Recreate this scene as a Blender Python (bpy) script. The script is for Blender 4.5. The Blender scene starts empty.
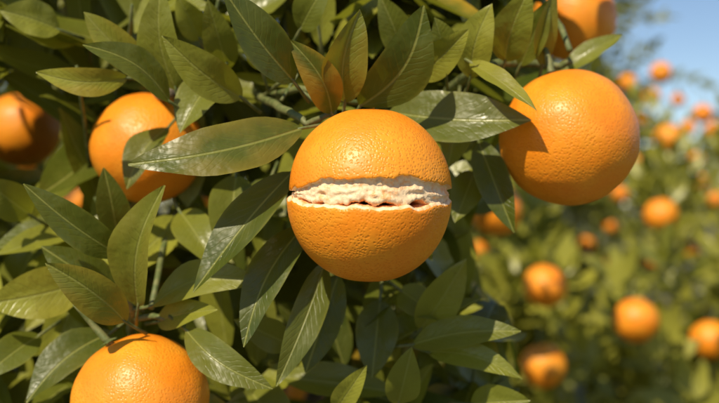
import bpy, math, random
import numpy as np
from mathutils import Vector, Matrix, noise
random.seed(11); np.random.seed(11)
scene = bpy.context.scene
CZ = 1.6
K = 0.72/719
SD = Vector((-.33, -.64, .74)).normalized()
def at(u, v, d):
    return Vector((K*(u-359.5)*d, d, CZ-K*(v-201.5)*d))
def proj(p):
    return (p.x/p.y/K+359.5, 201.5-(p.z-CZ)/p.y/K)
def sstep(a, b, x):
    t = max(0.0, min(1.0, (x-a)/(b-a))); return t*t*(3-2*t)

# ------------------------------------------------ materials
def new_mat(name):
    m = bpy.data.materials.new(name); m.use_nodes = True
    nt = m.node_tree; nt.nodes.clear()
    out = nt.nodes.new('ShaderNodeOutputMaterial')
    return m, nt, out
class NB:
    def __init__(s, nt): s.nt = nt
    def n(s, t, **k):
        x = s.nt.nodes.new(t)
        for a, b in k.items(): setattr(x, a, b)
        return x
    def put(s, sock, v):
        if isinstance(v, bpy.types.NodeSocket): s.nt.links.new(v, sock)
        else: sock.default_value = v
    def math(s, op, a, b=0.0, clamp=False):
        x = s.n('ShaderNodeMath', operation=op, use_clamp=clamp)
        s.put(x.inputs[0], a); s.put(x.inputs[1], b); return x.outputs[0]
    def mix(s, f, a, b, mode='MIX'):
        x = s.n('ShaderNodeMix', data_type='RGBA', blend_type=mode)
        s.put(x.inputs[0], f)
        s.put(x.inputs[6], a if isinstance(a, bpy.types.NodeSocket) else (*a, 1))
        s.put(x.inputs[7], b if isinstance(b, bpy.types.NodeSocket) else (*b, 1))
        return x.outputs[2]
    def mr(s, v, a, b, c=0.0, d=1.0, smooth=True):
        x = s.n('ShaderNodeMapRange', interpolation_type='SMOOTHSTEP' if smooth else 'LINEAR')
        s.put(x.inputs[0], v)
        for i, q in zip((1, 2, 3, 4), (a, b, c, d)): x.inputs[i].default_value = q
        return x.outputs[0]
    def noise(s, scale, detail=3, vec=None, rough=0.5):
        x = s.n('ShaderNodeTexNoise'); x.inputs['Scale'].default_value = scale
        x.inputs['Detail'].default_value = detail; x.inputs['Roughness'].default_value = rough
        if vec: s.nt.links.new(vec, x.inputs['Vector'])
        return x.outputs[0]

DARK = (0.028, 0.054, 0.007); LITE = (0.340, 0.335, 0.042)
def leaf_material():
    m, nt, out = new_mat('citrus_leaf'); b = NB(nt)
    luv = b.n('ShaderNodeAttribute', attribute_name='luv')
    lc = b.n('ShaderNodeAttribute', attribute_name='lc')
    sp = b.n('ShaderNodeSeparateXYZ'); nt.links.new(luv.outputs['Vector'], sp.inputs[0])
    sc = b.n('ShaderNodeSeparateXYZ'); nt.links.new(lc.outputs['Vector'], sc.inputs[0])
    v, z = sp.outputs[1], sp.outputs[2]
    geo = b.n('ShaderNodeNewGeometry'); pos = geo.outputs['Position']
    big = b.noise(60, 3, pos)
    fine = b.noise(420, 1, pos)
    mid = b.mr(z, 0.010, 0.034, 1, 0)
    ph = b.math('SUBTRACT', b.math('MULTIPLY', v, 74.0), b.math('MULTIPLY', z, 42.0))
    sn = b.math('SINE', b.math('ADD', ph, b.math('MULTIPLY', big, 18.0)))
    vein = b.math('MULTIPLY', b.mr(sn, 0.60, 1.0, 0, 1), b.mr(z, 0.22, 0.42, 1, 0.0))
    col = b.mix(sc.outputs[0], DARK, LITE)
    col = b.mix(b.mr(big, 0.38, 0.68, 0, 0.35), col, (0.14, 0.145, 0.016))
    edge = b.mr(z, 0.40, 0.52, 0, 0.35)
    col = b.mix(edge, col, (0.30, 0.28, 0.04))
    yel = b.math('MULTIPLY', sc.outputs[1], b.mr(b.math('ADD', b.math('MULTIPLY', z, 1.3), big), 0.55, 1.0), True)
    col = b.mix(yel, col, (0.52, 0.30, 0.03))
    col = b.mix(b.mr(fine, 0.66, 0.74, 0, 0.35), col, (0.14, 0.10, 0.02))
    col = b.mix(b.math('MULTIPLY', vein, 0.08), col, (0.26, 0.27, 0.05))
    col = b.mix(b.math('MULTIPLY', mid, 0.6), col, (0.36, 0.36, 0.09))
    bc = b.mix(0.45, col, (0.24, 0.27, 0.07))
    col = b.mix(geo.outputs['Backfacing'], col, bc)
    h = b.math('ADD', b.math('MULTIPLY', vein, -0.25), b.math('MULTIPLY', mid, -0.9))
    h = b.math('ADD', h, b.math('MULTIPLY', fine, 0.35))
    h = b.math('ADD', h, b.math('MULTIPLY', big, 4.5))
    bp = b.n('ShaderNodeBump'); bp.inputs['Strength'].default_value = 0.55
    bp.inputs['Distance'].default_value = 0.0007
    nt.links.new(h, bp.inputs['Height'])
    p = b.n('ShaderNodeBsdfPrincipled')
    nt.links.new(col, p.inputs['Base Color'])
    rg = b.math('ADD', b.mr(big, 0.3, 0.7, 0.29, 0.46), b.math('MULTIPLY', geo.outputs['Backfacing'], 0.3))
    nt.links.new(rg, p.inputs['Roughness'])
    p.inputs['Specular IOR Level'].default_value = 0.5
    nt.links.new(bp.outputs[0], p.inputs['Normal'])
    tr = b.n('ShaderNodeBsdfTranslucent')
    nt.links.new(b.mix(0.6, col, (0.56, 0.56, 0.02)), tr.inputs[0])
    mx = b.n('ShaderNodeMixShader'); mx.inputs[0].default_value = 0.30
    nt.links.new(p.outputs[0], mx.inputs[1]); nt.links.new(tr.outputs[0], mx.inputs[2])
    nt.links.new(mx.outputs[0], out.inputs[0])
    return m
def leaf_material_simple():
    m, nt, out = new_mat('citrus_leaf_plain'); b = NB(nt)
    lc = b.n('ShaderNodeAttribute', attribute_name='lc')
    sc = b.n('ShaderNodeSeparateXYZ'); nt.links.new(lc.outputs['Vector'], sc.inputs[0])
    geo = b.n('ShaderNodeNewGeometry')
    col = b.mix(sc.outputs[0], (0.045, 0.075, 0.010), (0.44, 0.41, 0.06))
    col = b.mix(geo.outputs['Backfacing'], col, b.mix(0.5, col, (0.25, 0.28, 0.07)))
    p = b.n('ShaderNodeBsdfPrincipled'); nt.links.new(col, p.inputs['Base Color'])
    p.inputs['Roughness'].default_value = 0.36
    tr = b.n('ShaderNodeBsdfTranslucent'); nt.links.new(b.mix(0.5, col, (0.52, 0.52, 0.02)), tr.inputs[0])
    mx = b.n('ShaderNodeMixShader'); mx.inputs[0].default_value = 0.30
    nt.links.new(p.outputs[0], mx.inputs[1]); nt.links.new(tr.outputs[0], mx.inputs[2])
    nt.links.new(mx.outputs[0], out.inputs[0])
    return m

def peel_material():
    m, nt, out = new_mat('orange_peel'); b = NB(nt)
    tc = b.n('ShaderNodeTexCoord'); oc = tc.outputs['Object']
    vo = b.n('ShaderNodeTexVoronoi', feature='F1'); vo.inputs['Scale'].default_value = 700
    wv = b.n('ShaderNodeVectorMath', operation='ADD')
    nx = b.n('ShaderNodeTexNoise'); nx.inputs['Scale'].default_value = 300; nx.inputs['Detail'].default_value = 1; nt.links.new(oc, nx.inputs['Vector'])
    sv = b.n('ShaderNodeVectorMath', operation='SCALE'); sv.inputs['Scale'].default_value = 0.0014
    nt.links.new(nx.outputs['Color'], sv.inputs[0])
    nt.links.new(oc, wv.inputs[0]); nt.links.new(sv.outputs[0], wv.inputs[1])
    nt.links.new(wv.outputs[0], vo.inputs['Vector'])
    pore = b.mr(vo.outputs['Distance'], 0.05, 0.6, 0, 1)
    und = b.noise(170, 2, oc)
    broad = b.noise(38, 3, oc)
    amt = b.mr(broad, 0.35, 0.65, 0.6, 1.1)
    h = b.math('ADD', b.math('MULTIPLY', pore, amt), b.math('MULTIPLY', und, 1.2))
    bp = b.n('ShaderNodeBump'); bp.inputs['Strength'].default_value = 0.5
    bp.inputs['Distance'].default_value = 0.00042
    nt.links.new(h, bp.inputs['Height'])
    oi = b.n('ShaderNodeObjectInfo')
    col = b.mix(b.mr(broad, 0.3, 0.7), (0.94, 0.275, 0.010), (0.96, 0.380, 0.024))
    col = b.mix(b.math('MULTIPLY', oi.outputs['Random'], 0.4), col, (0.93, 0.235, 0.008))
    col = b.mix(b.math('MULTIPLY', b.math('SUBTRACT', 1.0, pore), 0.35), col, (0.84, 0.19, 0.005))
    p = b.n('ShaderNodeBsdfPrincipled')
    nt.links.new(col, p.inputs['Base Color'])
    p.inputs['Roughness'].default_value = 0.40
    p.inputs['Specular IOR Level'].default_value = 0.5
    nt.links.new(bp.outputs[0], p.inputs['Normal'])
    nt.links.new(p.outputs[0], out.inputs[0])
    return m

def simple_mat(name, c1, c2, scale, rough=0.7, bump=0.0005, lo=0.35, hi=0.65):
    m, nt, out = new_mat(name); b = NB(nt)
    geo = b.n('ShaderNodeNewGeometry'); pos = geo.outputs['Position']
    nz = b.noise(scale, 4, pos, 0.65)
    col = b.mix(b.mr(nz, lo, hi), c1, c2)
    p = b.n('ShaderNodeBsdfPrincipled'); nt.links.new(col, p.inputs['Base Color'])
    p.inputs['Roughness'].default_value = rough
    bp = b.n('ShaderNodeBump'); bp.inputs['Distance'].default_value = bump
    bp.inputs['Strength'].default_value = 0.7
    nt.links.new(b.noise(scale*2.2, 3, pos, 0.6), bp.inputs['Height'])
    nt.links.new(bp.outputs[0], p.inputs['Normal'])
    nt.links.new(p.outputs[0], out.inputs[0])
    return m

M_LEAF = leaf_material(); M_LEAF2 = leaf_material_simple(); M_PEEL = peel_material()
M_TWIG = simple_mat('green_twig', (0.09, 0.12, 0.03), (0.19, 0.19, 0.07), 160, 0.6)
M_BARK = simple_mat('bark', (0.06, 0.045, 0.03), (0.16, 0.125, 0.085), 60, 0.85, 0.004)
M_PITH = simple_mat('pith', (0.92, 0.68, 0.43), (0.91, 0.44, 0.17), 210, 0.55, 0.0008, 0.45, 0.68)
M_FLESH = simple_mat('flesh', (0.90, 0.34, 0.10), (0.93, 0.52, 0.24), 260, 0.3, 0.001)
M_SOIL = simple_mat('soil_and_grass', (0.05, 0.075, 0.02), (0.17, 0.13, 0.08), 3.0, 0.95, 0.02)

# ------------------------------------------------ mesh accumulators
class Acc:
    def __init__(s): s.v = []; s.f = []; s.u = []; s.c = []; s.m = []
    def mesh(s, name, mats):
        me = bpy.data.meshes.new(name); me.from_pydata(s.v, [], s.f)
        if s.u:
            a = me.attributes.new('luv', 'FLOAT_VECTOR', 'POINT'); a.data.foreach_set('vector', np.array(s.u, dtype=np.float32).ravel())
            a = me.attributes.new('lc', 'FLOAT_VECTOR', 'POINT'); a.data.foreach_set('vector', np.array(s.c, dtype=np.float32).ravel())
        for m in mats: me.materials.append(m)
        if s.m: me.polygons.foreach_set('material_index', s.m)
        me.polygons.foreach_set('use_smooth', [True]*len(me.polygons))
        me.update(); return me
def link(name, data, parent=None, loc=None):
    o = bpy.data.objects.new(name, data); scene.collection.objects.link(o)
    if parent: o.parent = parent
    if loc is not None: o.location = loc
    return o

def leaf(acc, base, tip, width, nrm, curve=0.08, fold=0.25, side_bend=0.0, tone=0.4, yel=0.0, ns=9, nc=5, wave=0.03):
    ax = tip-base; L = ax.length; ax = ax/L
    n = nrm-ax*nrm.dot(ax)
    if n.length < 1e-4: n = Vector((0.3, -1, 0.2)); n = n-ax*n.dot(ax)
    n.normalize(); sd = n.cross(ax).normalized()
    i0 = len(acc.v); ph = random.random()*6.28; fr = random.uniform(1.5, 3.0)
    tw = random.uniform(-0.6, 0.6)
    for i in range(ns+1):
        v = i/ns
        vv = 0.5-0.5*math.cos(math.pi*v) if ns > 5 else v
        vv = 0.6*v+0.4*vv
        w = 0.5*width*(max(vv, 1e-4)**0.70*(1-vv)**0.90)/0.3335
        w = max(w, width*0.012)
        c = base+ax*(L*vv)+n*(curve*L*math.sin(math.pi*vv)-0.25*curve*L*vv)+sd*(side_bend*L*math.sin(math.pi*vv))
        a = tw*(vv-0.5)
        s_ = sd*math.cos(a)+n*math.sin(a); n_ = n*math.cos(a)-sd*math.sin(a)
        for j in range(nc):
            s = -1+2*j/(nc-1)
            up = fold*(abs(s)-0.25*s*s)*w + wave*width*abs(s)*math.sin(ph+fr*6.28*vv+s*1.3)
            p = c+s_*(s*w)+n_*up
            acc.v.append(tuple(p)); acc.u.append((s, vv, abs(s)*w/width)); acc.c.append((tone, yel, 0))
    for i in range(ns):
        for j in range(nc-1):
            a = i0+i*nc+j
            acc.f.append((a, a+nc, a+nc+1, a+1))

def tube(acc, pts, rads, ns=7, mat=0):
    pts = [Vector(p) for p in pts]; i0 = len(acc.v)
    ref = Vector((0.31, 0.2, 0.93))
    for i, p in enumerate(pts):
        t = (pts[min(i+1, len(pts)-1)]-pts[max(i-1, 0)]).normalized()
        a = t.cross(ref); 
        if a.length < 1e-3: a = t.cross(Vector((1, 0, 0)))
        a.normalize(); c = t.cross(a)
        for k in range(ns):
            q = 2*math.pi*k/ns
            acc.v.append(tuple(p+(a*math.cos(q)+c*math.sin(q))*rads[i]))
    for i in range(len(pts)-1):
        for k in range(ns):
            a = i0+i*ns+k; b2 = i0+i*ns+(k+1) % ns
            acc.f.append((a, b2, b2+ns, a+ns)); acc.m.append(mat)
    acc.f.append(tuple(i0+k for k in range(ns))[::-1]); acc.m.append(mat)
    acc.f.append(tuple(i0+(len(pts)-1)*ns+k for k in range(ns))); acc.m.append(mat)
def curve_pts(a, b, sag, n=8, jit=0.0):
    a = Vector(a); b = Vector(b); o = []
    for i in range(n+1):
        t = i/n
        p = a.lerp(b, t)+Vector(sag)*math.sin(math.pi*t)
        if 0 < i < n: p += Vector((random.uniform(-jit, jit), random.uniform(-jit, jit), random.uniform(-jit, jit)))
        o.append(p)
    return o

# ------------------------------------------------ oranges
def orange_mesh(name, R, seed, stem=(0.004, 0.006, 0.03)):
    acc = Acc(); nu, nv = 96, 64
    off = Vector((seed*3.1, seed*1.7, 0))
    acc.v.append((0, 0, R*0.93)); 
    for i in range(1, nv):
        t = math.pi*i/nv
        for j in range(nu):
            a = 2*math.pi*j/nu
            d = Vector((math.sin(t)*math.cos(a), math.sin(t)*math.sin(a), math.cos(t)))
            r = 1+0.030*noise.noise(d*1.4+off)+0.008*noise.noise(d*4+off)
            zz = d.z*0.975
            zz -= 0.05*math.exp(-(t/0.22)**2)
            r2 = 1-0.02*math.exp(-(t/0.35)**2)*(0.5+0.5*math.cos(5*a))
            zz += 0.03*math.exp(-((math.pi-t)/0.12)**2)
            acc.v.append((d.x*r*r2*R, d.y*r*r2*R, zz*r*R))
    acc.v.append((0, 0, -R*0.945)); last = len(acc.v)-1
    for j in range(nu):
        acc.f.append((0, 1+j, 1+(j+1) % nu)); acc.m.append(0)
        acc.f.append((last, last-nu+(j+1) % nu, last-nu+j)); acc.m.append(0)
    for i in range(nv-2):
        for j in range(nu):
            a = 1+i*nu+j; b_ = 1+i*nu+(j+1) % nu
            acc.f.append((a, a+nu, b_+nu, b_)); acc.m.append(0)
    calyx(acc, R*0.925, stem)
    return acc
def calyx(acc, z, stem):
    i0 = len(acc.v)
    for k in range(20):
        a = 2*math.pi*k/20; r = 0.0058 if k % 4 == 0 else 0.0036
        acc.v.append((r*math.cos(a), r*math.sin(a), z+0.0028*(1 if k % 4 else 0.9)))
    acc.v.append((0, 0, z+0.004))
    for k in range(20):
        acc.f.append((i0+20, i0+k, i0+(k+1) % 20)); acc.m.append(1)
    tube(acc, curve_pts((0, 0, z), (stem[0], stem[1], z+stem[2]), (0.002, 0, 0), 6), [0.0022]*3+[0.0017]*4, 8, 1)

ORANGES = []
_meshes = []
for k in range(4):
    _meshes.append(orange_mesh('orange_fruit', 0.0375, k+1).mesh('orange_fruit', [M_PEEL, M_TWIG]))
def orange(u, v, rpx, dia, tilt=(0, 0), k=None):
    d = 998.6*dia/(2*rpx)
    p = at(u, v, d)
    o = link('orange', _meshes[(len(ORANGES) if k is None else k) % 4], None, p)
    s = dia/0.075; o.scale = (s, s, s)
    o.rotation_euler = (math.radians(tilt[0]), math.radians(tilt[1]), random.uniform(0, 6.28))
    ORANGES.append((u, v, rpx, d)); return o

near = [(569, 138, 69, .076, (-14, -8)), (141, 401, 68, .072, (-25, 10)), (148, 148, 56, .070, (-14, 10)),
        (22, 130, 38, .068, (-10, 8)), (574, 20, 42, .066, (-20, 0)), (105, -4, 24, .07, (0, 0)), (18, 160, 24, .07, (8, 0)),
        (262, 343, 19, .07, (0, 0)), (302, 390, 27, .07, (0, 0)), (205, 188, 21, .07, (0, 0)), (78, 203, 18, .07, (0, 0)), (80, 172, 13, .068, (0, 0))]
for q in near: orange(*q)
NN = len(ORANGES)
far = [(496, 210, 26, .074), (545, 286, 22, .074), (636, 320, 23, .074), (543, 366, 23, .074), (710, 340, 20, .074), (661, 215, 17, .074),
       (668, 138, 14, .074), (661, 73, 11, .074), (620, 194, 9, .07), (628, 83, 9, .07), (652, 97, 9, .07), (703, 114, 10, .074), (714, 130, 9, .07),
       (586, 245, 9, .07), (450, 240, 12, .07), (476, 252, 12, .07), (696, 160, 8, .07), (430, 380, 18, .07), (770, 260, 18, .07), (800, 390, 22, .074),
       (640, 160, 8, .07), (715, 200, 8, .07), (600, 262, 8, .07), (650, 262, 8, .07), (688, 128, 8, .07), (642, 118, 8, .07), (678, 100, 7, .07), (690, 250, 9, .07), (612, 226, 8, .07), (700, 182, 8, .07)]
for q in far: orange(*q, (random.uniform(-20, 20), random.uniform(-20, 20)))
FAR = ORANGES[NN:]

# split orange
def split_orange():
    R = 0.0402; N = 480; D = 0.49
    acc = Acc(); C = at(369.5, 194.5, D)
    for half in (1, -1):
        cols = []
        for j in range(N):
            a = 2*math.pi*j/N
            cx, sy = math.cos(a), math.sin(a)
            c = -sy; f = sstep(-0.85, 0.55, c)
            g = f*(.42+.58*sstep(-1.0, -.45, cx))
            rag = noise.fractal(Vector((cx*1.8, sy*1.8, half*3.0)), 1.0, 2.0, 5)
            rag2 = noise.fractal(Vector((cx*8, sy*8, half*7.0)), 1.0, 2.0, 4)
            rag3 = noise.fractal(Vector((cx*4+3, sy*4, 2.0)), .8, 2.0, 6)
            rag4 = noise.fractal(Vector((cx*3+9, sy*3, 5.0)), .9, 2.0, 5)
            prof = []
            if half == 1:
                ze = R*(0.004+0.205*g+0.060*f*rag+0.024*f*rag2-.02*f*sstep(-.5, -1, cx)-.05*f*sstep(.55, 1, cx))
                zc = 0.05*R; rz = 1.01*R
            else:
                ze = -R*(0.004+0.088*f+0.036*f*rag4+0.014*f*rag2+0.035*f*max(0, c))
                zc = -0.065*R; rz = 1.01*R
            te = math.acos(max(-1, min(1, (ze-zc)*half/rz)))
            n1 = 44
            for i in range(n1+1):
                t = te*(i/n1)
                if i == 0: t = 0.0006
                d = Vector((math.sin(t)*cx, math.sin(t)*sy, math.cos(t)))
                r = 1+0.016*noise.noise(d*1.5+Vector((0, 5, half*1.5)))*math.sin(t*1.0)
                dz = -0.03*math.exp(-(t/0.2)**2)
                prof.append((R*r*math.sin(t)*(.992 if half == 1 else 1.0), zc+half*(rz*(math.cos(t)+dz)), 0))
            re = prof[-1][0]
            if half == 1:
                bot = min(ze-.01*R*f, -f*R*(.058+.075*rag3-.02*rag4))
                bot = max(bot, -.100*R)
                H = ze-bot
                keys = [(re-.006*R, ze-.006*R*f, 0), (re-.018*R, ze-.008*R*f, 1), (re-.045*R, ze-.05*H, 1), (re-.060*R, ze-.13*H, 1), (re-.066*R, ze-.22*H, 1), (re-.064*R, ze-.32*H, 1), (re-.056*R, ze-.40*H, 1), (re-.042*R, ze-.47*H, 1),
                        (re-.032*R, ze-.53*H, 1), (re-.036*R, ze-.60*H, 1), (re-.046*R, ze-.67*H, 1), (re-.044*R, ze-.74*H, 1), (re-.034*R, ze-.82*H, 1), (re-.030*R, ze-.90*H, 1), (re-.040*R, bot, 1), (re-.055*R, bot-.004*R*f, 1), (re-.075*R, bot-.014*R*f, 2),
                        (re-.11*R, bot-.02*R*f, 2), (re-.4*R, bot+.0*R*f, 2), (.25*R, bot, 2), (.02*R, -.02*R, 2)]
            else:
                keys = [(re-.006*R, ze+.004*R*f, 0), (re-.012*R, ze+.014*R*f, 1), (re-.020*R, ze+.026*R*f, 1), (re-.032*R, ze+.034*R*f, 1), (re-.05*R, ze+.036*R*f, 1), (re-.065*R, ze+.034*R*f, 1), (re-.08*R, ze+.038*R*f, 2), (re-.10*R, ze+.045*R*f, 2),
                        (re-.15*R, ze+.05*R*f, 2), (.75*R, ze+.04*R*f, 2), (.6*R, ze+.02*R*f, 2), (.3*R, ze+.02*R*f, 2), (.02*R, -.08*R, 2)]
            for q, (r, z, m) in enumerate(keys):
                if q > 1 and q < len(keys)-1:
                    dn = noise.fractal(Vector((cx*3, sy*3, z/R*18+half)), 1.0, 2.0, 3)
                    dn2 = noise.fractal(Vector((cx*16, sy*16, z/R*40+half*4)), 1.0, 2.0, 3)
                    k = f*min(1, (q-1)/3)
                    amp = .030 if half == 1 else .010
                    r += R*k*(amp*dn+.010*dn2); z += R*k*(.006*dn2)
                    r = min(r, re-.008*R)
                prof.append((r, z, m))
            cols.append([(cx*r, sy*r, z, m) for r, z, m in prof])
        nr = len(cols[0]); i0 = len(acc.v)
        for j in range(N):
            for i in range(nr): acc.v.append(cols[j][i][:3])
        for j in range(N):
            j2 = (j+1) % N
            for i in range(nr-1):
                q = (i0+j*nr+i, i0+j*nr+i+1, i0+j2*nr+i+1, i0+j2*nr+i)
                acc.f.append(q if half == 1 else q[::-1]); acc.m.append(cols[j][i+1][3])
    me = acc.mesh('split_orange_body', [M_PEEL, M_PITH, M_FLESH])
    root = link('split_orange', None, None, C)
    root.rotation_euler = (math.radians(3), math.radians(1.0), 0)
    link('halves', me, root)
    a3 = Acc(); calyx(a3, 0, (.003, .014, .010))
    st = link('stem', a3.mesh('stem', [M_TWIG, M_TWIG]), root, (0, R*.30, R*.955))
    st.rotation_euler = (math.radians(-24), 0, 0)
    ORANGES.append((369.5, 194.5, 88, D))
split_orange()

# ------------------------------------------------ near tree leaves measured one by one
fol = Acc(); limbs = Acc()
def HL(b, bd, t, td, w, roll=0, curve=.06, sb=0.0, tone=.4, yel=0.0, fold=.4):
    B = at(b[0], b[1], bd); T = at(t[0], t[1], td)
    ax = (T-B).normalized()
    n = Vector((0, -1, .25)); n = (n-ax*n.dot(ax)).normalized()
    n = Matrix.Rotation(math.radians(roll), 3, ax) @ n
    W = w*K*(bd+td)*.5/max(.45, math.cos(math.radians(roll)))
    leaf(fol, B, T, W*.97, n, curve*1.4, fold, sb, tone, yel, 16, 7, .025)
    tube(limbs, [B+ax*.004, B, B-ax*.006+Vector((0, .002, 0)), B-ax*.013+Vector((0, .006, 0))], [.0006, .0009, .0009, .0011], 6, 0)

HL((303, 128), .498, (128, 163), .468, 58, 8, .05, .07, .20, .2, .15)
HL((388, 112), .545, (531, 119), .515, 60, -8, .04, -.06, .28, 0, .3)
HL((292, 172), .51, (192, 291), .48, 46, 25, .06, .04, .12)
HL((305, 225), .52, (243, 346), .49, 42, 10, .06, -.05, .10)
HL((325, 262), .53, (277, 386), .50, 34, -20, .05, .0, .25)
HL((338, 275), .55, (305, 372), .53, 46, 15, .06, .03, .12)
HL((294, 82), .50, (222, -14), .47, 50, 15, .05, .06, .12)
HL((332, 114), .515, (289, 40), .49, 36, -15, .08, -.10, .22, .6)
HL((345, 102), .515, (360, 10), .49, 44, 20, .05, .10, .5, .2, .6)
HL((360, 106), .52, (424, 6), .495, 54, 25, .05, -.12, .12, 0, .3)
HL((242, 98), .53, (163, 36), .50, 42, -10, .06, .05, .72)
HL((176, 90), .55, (160, -14), .53, 44, -15, .05, .06, .6)
HL((146, 72), .55, (84, 12), .53, 36, 0, .05, .04, .72, .2)
HL((128, 78), .54, (36, 72), .52, 28, -20, .05, .08, .95, .3)
HL((170, 102), .53, (84, 44), .50, 36, 15, .07, -.08, .22)
HL((168, 128), .58, (126, 188), .56, 36, 10, .08, -.05, .32)
HL((215, 78), .55, (180, 132), .53, 44, 10, .06, .0, .5)
HL((228, 70), .57, (208, 0), .54, 34, 0, .06, .0, .5)
HL((300, 30), .55, (330, -20), .53, 36, 0, .06, .0, .4)
HL((122, 256), .52, (24, 184), .49, 38, 5, .06, .04, .20)
HL((126, 322), .51, (46, 264), .48, 44, -10, .06, -.06, .5, .3)
HL((138, 306), .52, (163, 186), .49, 50, -20, .06, .05, .55, .1, .7)
HL((122, 300), .54, (42, 246), .52, 42, 20, .06, .03, .18)
HL((85, 282), .57, (-14, 304), .54, 52, -10, .05, .03, 1.0, .1)
HL((118, 240), .56, (104, 168), .54, 32, 20, .06, .0, .15)
HL((152, 306), .53, (262, 280), .51, 40, -15, .08, .08, .72)
HL((158, 322), .54, (216, 309), .51, 30, -10, .05, .0, .85)
HL((186, 330), .52, (272, 388), .50, 38, -5, .08, -.08, .35)
HL((112, 332), .56, (26, 402), .53, 44, 15, .06, -.05, .14)
HL((40, 335), .57, (-20, 380), .54, 36, 0, .06, 0, .3)
HL((30, 215), .58, (-20, 178), .55, 40, 0, .06, 0, .5)
HL((236, 175), .57, (225, 262), .54, 48, -10, .06, 0, .35)
HL((270, 180), .57, (248, 238), .55, 46, 10, .06, 0, .28)
HL((180, 212), .58, (215, 265), .55, 40, -10, .06, 0, .55)
HL((470, 62), .53, (538, 110), .50, 24, -20, .06, -.05, .8)
HL((470, 78), .54, (492, 4), .52, 40, -10, .06, .05, .95)
HL((445, 70), .54, (435, 18), .52, 36, 10, .06, 0, .6)
HL((420, 78), .54, (468, 30), .51, 34, 20, .06, 0, .9)
HL((505, 62), .56, (530, -12), .53, 42, 0, .06, .05, .65)
HL((542, 66), .57, (556, -14), .55, 24, 30, .06, .12, .55, .2)
HL((560, 76), .60, (622, 34), .60, 22, -20, .06, 0, .6)
HL((520, 66), .57, (548, 0), .55, 30, 0, .06, 0, .4)
HL((478, 140), .56, (514, 232), .54, 34, 15, .06, .0, .16)
HL((474, 172), .57, (455, 222), .55, 34, 0, .06, .0, .4)
HL((458, 104), .57, (448, 168), .55, 38, -10, .06, .0, .55)
HL((412, 345), .55, (520, 330), .53, 34, -20, .08, .0, .45)
HL((428, 352), .55, (522, 378), .53, 28, -10, .08, .05, .65)
HL((420, 330), .56, (466, 260), .54, 40, 10, .06, .0, .75)
HL((398, 404), .54, (412, 348), .52, 36, 0, .06, .0, .6)
HL((335, 412), .53, (366, 366), .51, 26, 0, .06, .0, .95)
HL((380, 300), .57, (372, 378), .55, 44, 0, .06, .0, .3)
HL((400, 290), .57, (440, 320), .55, 34, 0, .06, .0, .45)
HL((290, 345), .56, (235, 320), .54, 34, 0, .06, .0, .5)
HL((470, 404), .55, (530, 400), .53, 36, 0, .06, .0, .5)
HL((405, 60), .56, (380, -5), .54, 36, 0, .06, .0, .4)
HL((60, 30), .58, (0, 10), .56, 40, 0, .06, .0, .8)
HL((262, 70), .56, (246, 10), .54, 30, 10, .06, .0, .75)
HL((458, 60), .57, (500, 40), .55, 26, -10, .06, .0, .95)
HL((200, 40), .58, (178, -4), .56, 30, 0, .06, .0, .85)

def twig(pts, r0, r1, mat=0):
    P = [at(*p) for p in pts]; out = []
    for i in range(len(P)-1):
        for s in range(4): out.append(P[i].lerp(P[i+1], s/4)+Vector((random.uniform(-.0006, .0006),)*3))
    out.append(P[-1]); n = len(out)
    tube(limbs, out, [r0+(r1-r0)*i/(n-1) for i in range(n)], 9, mat)
twig([(235, 75, .75), (262, 98, .60), (290, 112, .52), (306, 124, .505), (335, 112, .525)], .0030, .0014)
twig([(262, 98, .60), (300, 88, .54), (345, 100, .52), (372, 104, .53)], .0022, .0014)
twig([(262, 98, .60), (278, 84, .55), (292, 80, .51)], .0012, .0009)
twig([(300, 88, .54), (318, 104, .53), (332, 114, .52)], .0010, .0008)
twig([(282, 100, .55), (296, 76, .56), (305, 48, .56)], .0010, .0006)
twig([(130, 420, .72), (132, 345, .585), (130, 310, .54), (124, 262, .54), (116, 236, .57)], .003, .0016)
twig([(132, 318, .55), (160, 316, .54), (184, 326, .525)], .002, .0013)
twig([(-60, 210, .95), (20, 188, .8), (95, 158, .74), (140, 100, .68), (176, 92, .57), (215, 76, .57)], .007, .0022, 1)
twig([(420, 120, .9), (450, 90, .62), (472, 72, .56), (505, 62, .57), (560, 66, .585), (572, 60, .58)], .004, .0018)
twig([(400, 420, .8), (405, 350, .58), (415, 335, .565), (428, 350, .56)], .003, .0015)
twig([(430, 160, .8), (465, 150, .6), (478, 140, .565)], .003, .0015)
twig([(300, 200, .8), (318, 240, .57), (338, 272, .555)], .003, .0016)

# ------------------------------------------------ shoots filling the near crown
TC = Vector((-0.22, 1.45, 1.35))
def edge_u(v):
    pts = [(-300, 640), (0, 612), (60, 590), (110, 520), (200, 490), (260, 462), (330, 500), (420, 520), (700, 540)]
    for (a, b), (c, d) in zip(pts, pts[1:]):
        if a <= v <= c: return b+(d-b)*(v-a)/(c-a)
    return 520
FRONT = ORANGES[:5]+ORANGES[-1:]
OC = [(at(u, v, d), r*K*d*.9) for u, v, r, d in FRONT]+[(at(u, v, d), r*K*d*.8) for u, v, r, d in FAR[:6]]
def clear(B, T, md, steps=(0, .35, .7, 1), sun=True):
    for s in steps:
        p = B.lerp(T, s)
        if p.y < md: return False
        u, v = proj(p)
        if u > edge_u(v)+12: return False
        for i, (ou, ov, r, d) in enumerate(ORANGES[:12]+ORANGES[-1:]):
            rr = r*(.98 if i in (0, 1, 2, 12) else (.8 if i in (3, 4) else .5))
            if p.y < d and (u-ou)**2+(v-ov)**2 < (rr+5)**2: return False
        if sun:
            for c, r in OC:
                w = p-c; t = w.dot(SD)
                if t > 0 and (w-SD*t).length < r: return False
    return True
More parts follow.
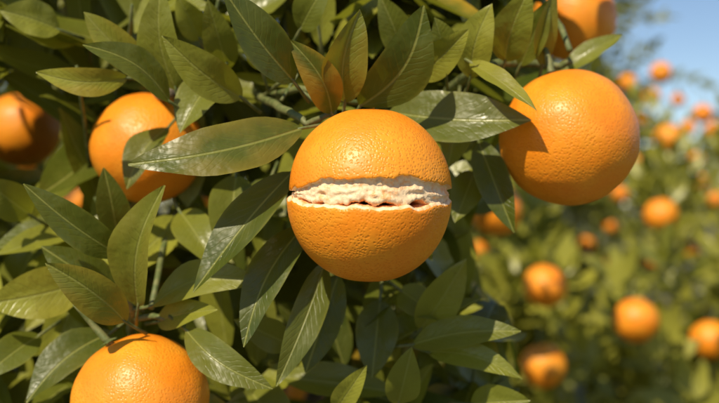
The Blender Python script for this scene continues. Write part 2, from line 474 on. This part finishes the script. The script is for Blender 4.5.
def shoot(base, d, length, n, L, W, md=.55):
    d = d.normalized(); tip = base+d*length
    if clear(base-d*.03, tip, md, (0, .25, .5, .75, 1), False):
        tube(limbs, curve_pts(base-d*.03, tip, (0, 0, -.004), 5, .001), [.0020, .0019, .0017, .0015, .0012, .0009], 6, 0)
    a = random.random()*6.28
    e1 = d.cross(Vector((0.2, 0.1, 1))).normalized(); e2 = d.cross(e1)
    tone = random.uniform(.06, .92)
    for i in range(n):
        t = i/max(1, n-1); p = base.lerp(tip, t); a += 2.4+random.uniform(-.3, .3)
        be = math.radians(random.uniform(50, 85)*(1-t*.45))
        ld = d*math.cos(be)+(e1*math.cos(a)+e2*math.sin(a))*math.sin(be)+Vector((0, 0, random.uniform(-.35, .1)))
        ld.normalize(); l = L*random.uniform(.65, 1.15); q = p+ld*.008
        nn = d*.8+Vector((random.uniform(-.45, .35), random.uniform(-.35, .2), .5+random.uniform(-.3, .3)))
        T = q+ld*l
        if not clear(q, T, md): continue
        leaf(fol, q, T, W*random.uniform(.8, 1.15)*l/L, nn, random.uniform(-.12, .10), random.uniform(.2, .7), random.uniform(-.08, .08),
             max(0, min(1, tone+random.uniform(-.15, .25))), .7 if random.random() < .07 else 0, 8, 5)
cnt = 0
while cnt < 480:
    dep = random.uniform(.64, 1.5); 
    if random.random() < .5: dep = random.uniform(.62, .85)
    u = random.uniform(-220, 620); v = random.uniform(-190, 600)
    if u > edge_u(v)-10: continue
    p = at(u, v, dep)
    d = (p-TC); d.y -= .5; d.z += .45; d += Vector((random.uniform(-.35, .35), random.uniform(-.3, .3), random.uniform(-.3, .3)))
    shoot(p, d, random.uniform(.05, .11), random.randint(6, 10), .078, .028, .555)
    cnt += 1

# trunk and limbs of the near tree
tb = Vector((-.25, 1.6, 0))
tube(limbs, [tb, tb+Vector((.01, 0, .15)), tb+Vector((.02, -.01, .5)), tb+Vector((0, -.02, .8)), tb+Vector((.02, -.05, 1.05))], [.11, .085, .07, .065, .05], 16, 1)
fork = tb+Vector((0, -.02, .8))
for u, v, d, r in ((-60, 210, .95, .02), (235, 75, .75, .014), (130, 420, .72, .014), (420, 120, .9, .014), (400, 420, .8, .012), (430, 160, .8, .01), (300, 200, .8, .012), (200, -120, 1.3, .02), (520, -60, 1.2, .016)):
    e = at(u, v, d); p = curve_pts(fork, e, (random.uniform(-.05, .05), .06, -.06), 12, .008)
    tube(limbs, p, [r*2*(1-t/12)+r*.35*(t/12) for t in range(13)], 9, 1)

for i, (u, v, r, d) in enumerate(ORANGES[:12]):
    top = at(u, v, d)+Vector((.003, .012, r*K*d*1.0+.012))
    tube(limbs, curve_pts(top, top+Vector((random.uniform(-.05, .02), .12, .05)), (0, 0, .015), 6, .001), [.0018]*3+[.0022]*4, 7, 0)

nt_root = link('orange_tree', None, None, (0, 0, 0))
link('foliage', fol.mesh('near_foliage', [M_LEAF]), nt_root)
link('trunk_and_limbs', limbs.mesh('near_limbs', [M_TWIG, M_BARK]), nt_root)

# ------------------------------------------------ background trees
templates = []
for k in range(7):
    A = Acc(); a = random.random()*6; n = random.randint(8, 11); ln = random.uniform(.07, .13)
    for i in range(n):
        t = i/(n-1); a += 2.4+random.uniform(-.3, .3); be = math.radians(random.uniform(55, 90)*(1-t*.5))
        ld = Vector((math.cos(a)*math.sin(be), math.sin(a)*math.sin(be), math.cos(be)))
        q = Vector((0, 0, ln*t))+ld*.006; l = random.uniform(.05, .082)
        leaf(A, q, q+ld*l, l*.40, Vector((random.uniform(-.3, .3), random.uniform(-.3, .3), 1)), random.uniform(-.12, .04), random.uniform(.1, .45), 0, random.uniform(0, 1), 0, 5, 3)
    templates.append((np.array(A.v), np.array(A.f), np.array(A.u), np.array(A.c)))
def crown(name, center, rad, count, scale=1.0, ymax=.45, lum=.16, inner=.6):
    V = []; F = []; U = []; Cc = []; off = 0; c = Vector(center); so = Vector((random.random()*9, 0, 0)); made = 0
    while made < count:
        d = Vector((random.gauss(0, 1), random.gauss(0, 1), random.gauss(0, 1))).normalized()
        if d.y > ymax or d.z < -.75: continue
        rr = 1+lum*noise.noise(d*3.2+so)+lum*.6*noise.noise(d*8+so)
        rr *= random.uniform(inner, 1.0)**.6 if random.random() < .8 else random.uniform(.9, 1.06)
        p = Vector((c.x+d.x*rad[0]*rr, c.y+d.y*rad[1]*rr, c.z+d.z*rad[2]*rr))
        if p.z < .12: continue
        made += 1
        pu, pv = proj(p); hid = False
        for (ou, ov, orr, od) in FAR:
            m = orr+.055*scale/(K*p.y)
            if p.y < od+.05 and (pu-ou)**2+(pv-ov)**2 < m*m: hid = True; break
            cc0 = at(ou, ov, od); w_ = p-cc0; t_ = w_.dot(SD)
            if 0 < t_ < 1.2 and (w_-SD*t_).length < .08: hid = True; break
        if hid: continue
        dd = (d+Vector((random.uniform(-.6, .6), random.uniform(-.6, .6), random.uniform(-.2, .9)))).normalized()
        q = dd.to_track_quat('Z', 'Y').to_matrix() @ Matrix.Rotation(random.random()*6.28, 3, 'Z')
        s = scale*random.uniform(.75, 1.2)
        v, f, u, cc = templates[random.randrange(len(templates))]
        V.append(v@np.array(q).T*s+np.array(p)); F.append(f+off); U.append(u)
        t = random.uniform(.10, .75); c2 = cc.copy(); c2[:, 0] = np.clip(c2[:, 0]*.45+t, 0, 1); Cc.append(c2)
        off += len(v)
    V = np.concatenate(V); F = np.concatenate(F)
    me = bpy.data.meshes.new(name)
    me.vertices.add(len(V)); me.vertices.foreach_set('co', V.astype(np.float32).ravel())
    me.loops.add(F.size); me.loops.foreach_set('vertex_index', F.astype(np.int32).ravel())
    me.polygons.add(len(F)); me.polygons.foreach_set('loop_start', np.arange(0, F.size, 4, dtype=np.int32))
    me.polygons.foreach_set('use_smooth', np.ones(len(F), dtype=bool))
    me.update(calc_edges=True)
    a = me.attributes.new('lc', 'FLOAT_VECTOR', 'POINT'); a.data.foreach_set('vector', np.concatenate(Cc).astype(np.float32).ravel())
    me.materials.append(M_LEAF2)
    root = link('orange_tree', None, None, (c.x, c.y, 0))
    o = link('foliage', me, root); o.matrix_parent_inverse = Matrix.Translation((-c.x, -c.y, 0))
    L = Acc(); b = Vector((c.x, c.y+.1, 0)); h = Vector((c.x, c.y+.1, max(.5, c.z*.6)))
    tube(L, curve_pts(b, h, (.03, 0, 0), 6, .01), [.13, .10, .09, .085, .08, .075, .07], 14, 0)
    for k in range(14):
        d = Vector((random.uniform(-1, 1), random.uniform(-1, .5), random.uniform(-.1, 1))).normalized()
        e = Vector((c.x+d.x*rad[0]*.75, c.y+d.y*rad[1]*.75, max(.3, c.z+d.z*rad[2]*.75)))
        tube(L, curve_pts(h-Vector((0, 0, .1)), e, (0, 0, -.1), 10, .02), [.045*(1-t/10)+.006 for t in range(11)], 8, 0)
    o = link('trunk_and_limbs', L.mesh('limbs', [M_BARK]), root); o.matrix_parent_inverse = Matrix.Translation((-c.x, -c.y, 0))
crown('crown_a', (.95, 3.35, CZ-.78), (1.75, 1.9, 1.08), 5200, 1.0, .35, .10)
crown('crown_b', (-.55, 4.7, CZ+.5), (1.74, 1.3, 2.0), 2800, 1.1, .35)
crown('crown_c', (3.6, 8.0, CZ-1.1), (2.3, 1.8, 1.6), 1300, 1.5, .35)
crown('crown_d', (-3.6, 5.5, CZ+.2), (2.2, 1.6, 2.0), 900, 1.5, .35)
crown('crown_e', (8.2, 10.0, CZ-1.0), (2.5, 2, 1.7), 600, 1.8, .35)

# ------------------------------------------------ ground
g = Acc(); S = 400
gx = [-S, -60, -20, -8, -3, 0, 3, 8, 20, 60, S]
for y in gx:
    for x in gx:
        g.v.append((x, y, -.0 if abs(x)+abs(y) < 12 else -.01))
for i in range(10):
    for j in range(10):
        a = i*11+j; g.f.append((a, a+1, a+12, a+11))
link('ground', g.mesh('ground', [M_SOIL]))

# ------------------------------------------------ light, sky, camera
sd = SD
el = math.asin(sd.z); rot = math.atan2(sd.x, sd.y)
w = bpy.data.worlds.new('World'); scene.world = w; w.use_nodes = True
nt = w.node_tree; nt.nodes.clear()
sky = nt.nodes.new('ShaderNodeTexSky'); sky.sky_type = 'NISHITA'; sky.sun_disc = False
sky.sun_elevation = el; sky.sun_rotation = rot
sky.altitude = 1200; sky.air_density = 1.0; sky.dust_density = 0.3; sky.ozone_density = 1.6
bg = nt.nodes.new('ShaderNodeBackground'); bg.inputs[1].default_value = .11
wo = nt.nodes.new('ShaderNodeOutputWorld')
nt.links.new(sky.outputs[0], bg.inputs[0]); nt.links.new(bg.outputs[0], wo.inputs[0])
sl = bpy.data.lights.new('sun', 'SUN'); sl.energy = 5.0; sl.angle = math.radians(.5); sl.color = (1, .89, .66)
so = link('sun', sl, None, (-3, -5, 8)); so.rotation_euler = sd.to_track_quat('Z', 'Y').to_euler()

cam = bpy.data.cameras.new('camera'); cam.lens = 50; cam.sensor_width = 36; cam.clip_start = .02; cam.clip_end = 1500
cam.dof.use_dof = True; cam.dof.focus_distance = .465; cam.dof.aperture_fstop = 6.8
co = link('camera', cam, None, (0, 0, CZ)); co.rotation_euler = (math.radians(90), 0, 0)
scene.camera = co
scene.view_settings.view_transform = 'Standard'; scene.view_settings.look = 'None'; scene.view_settings.exposure = 0
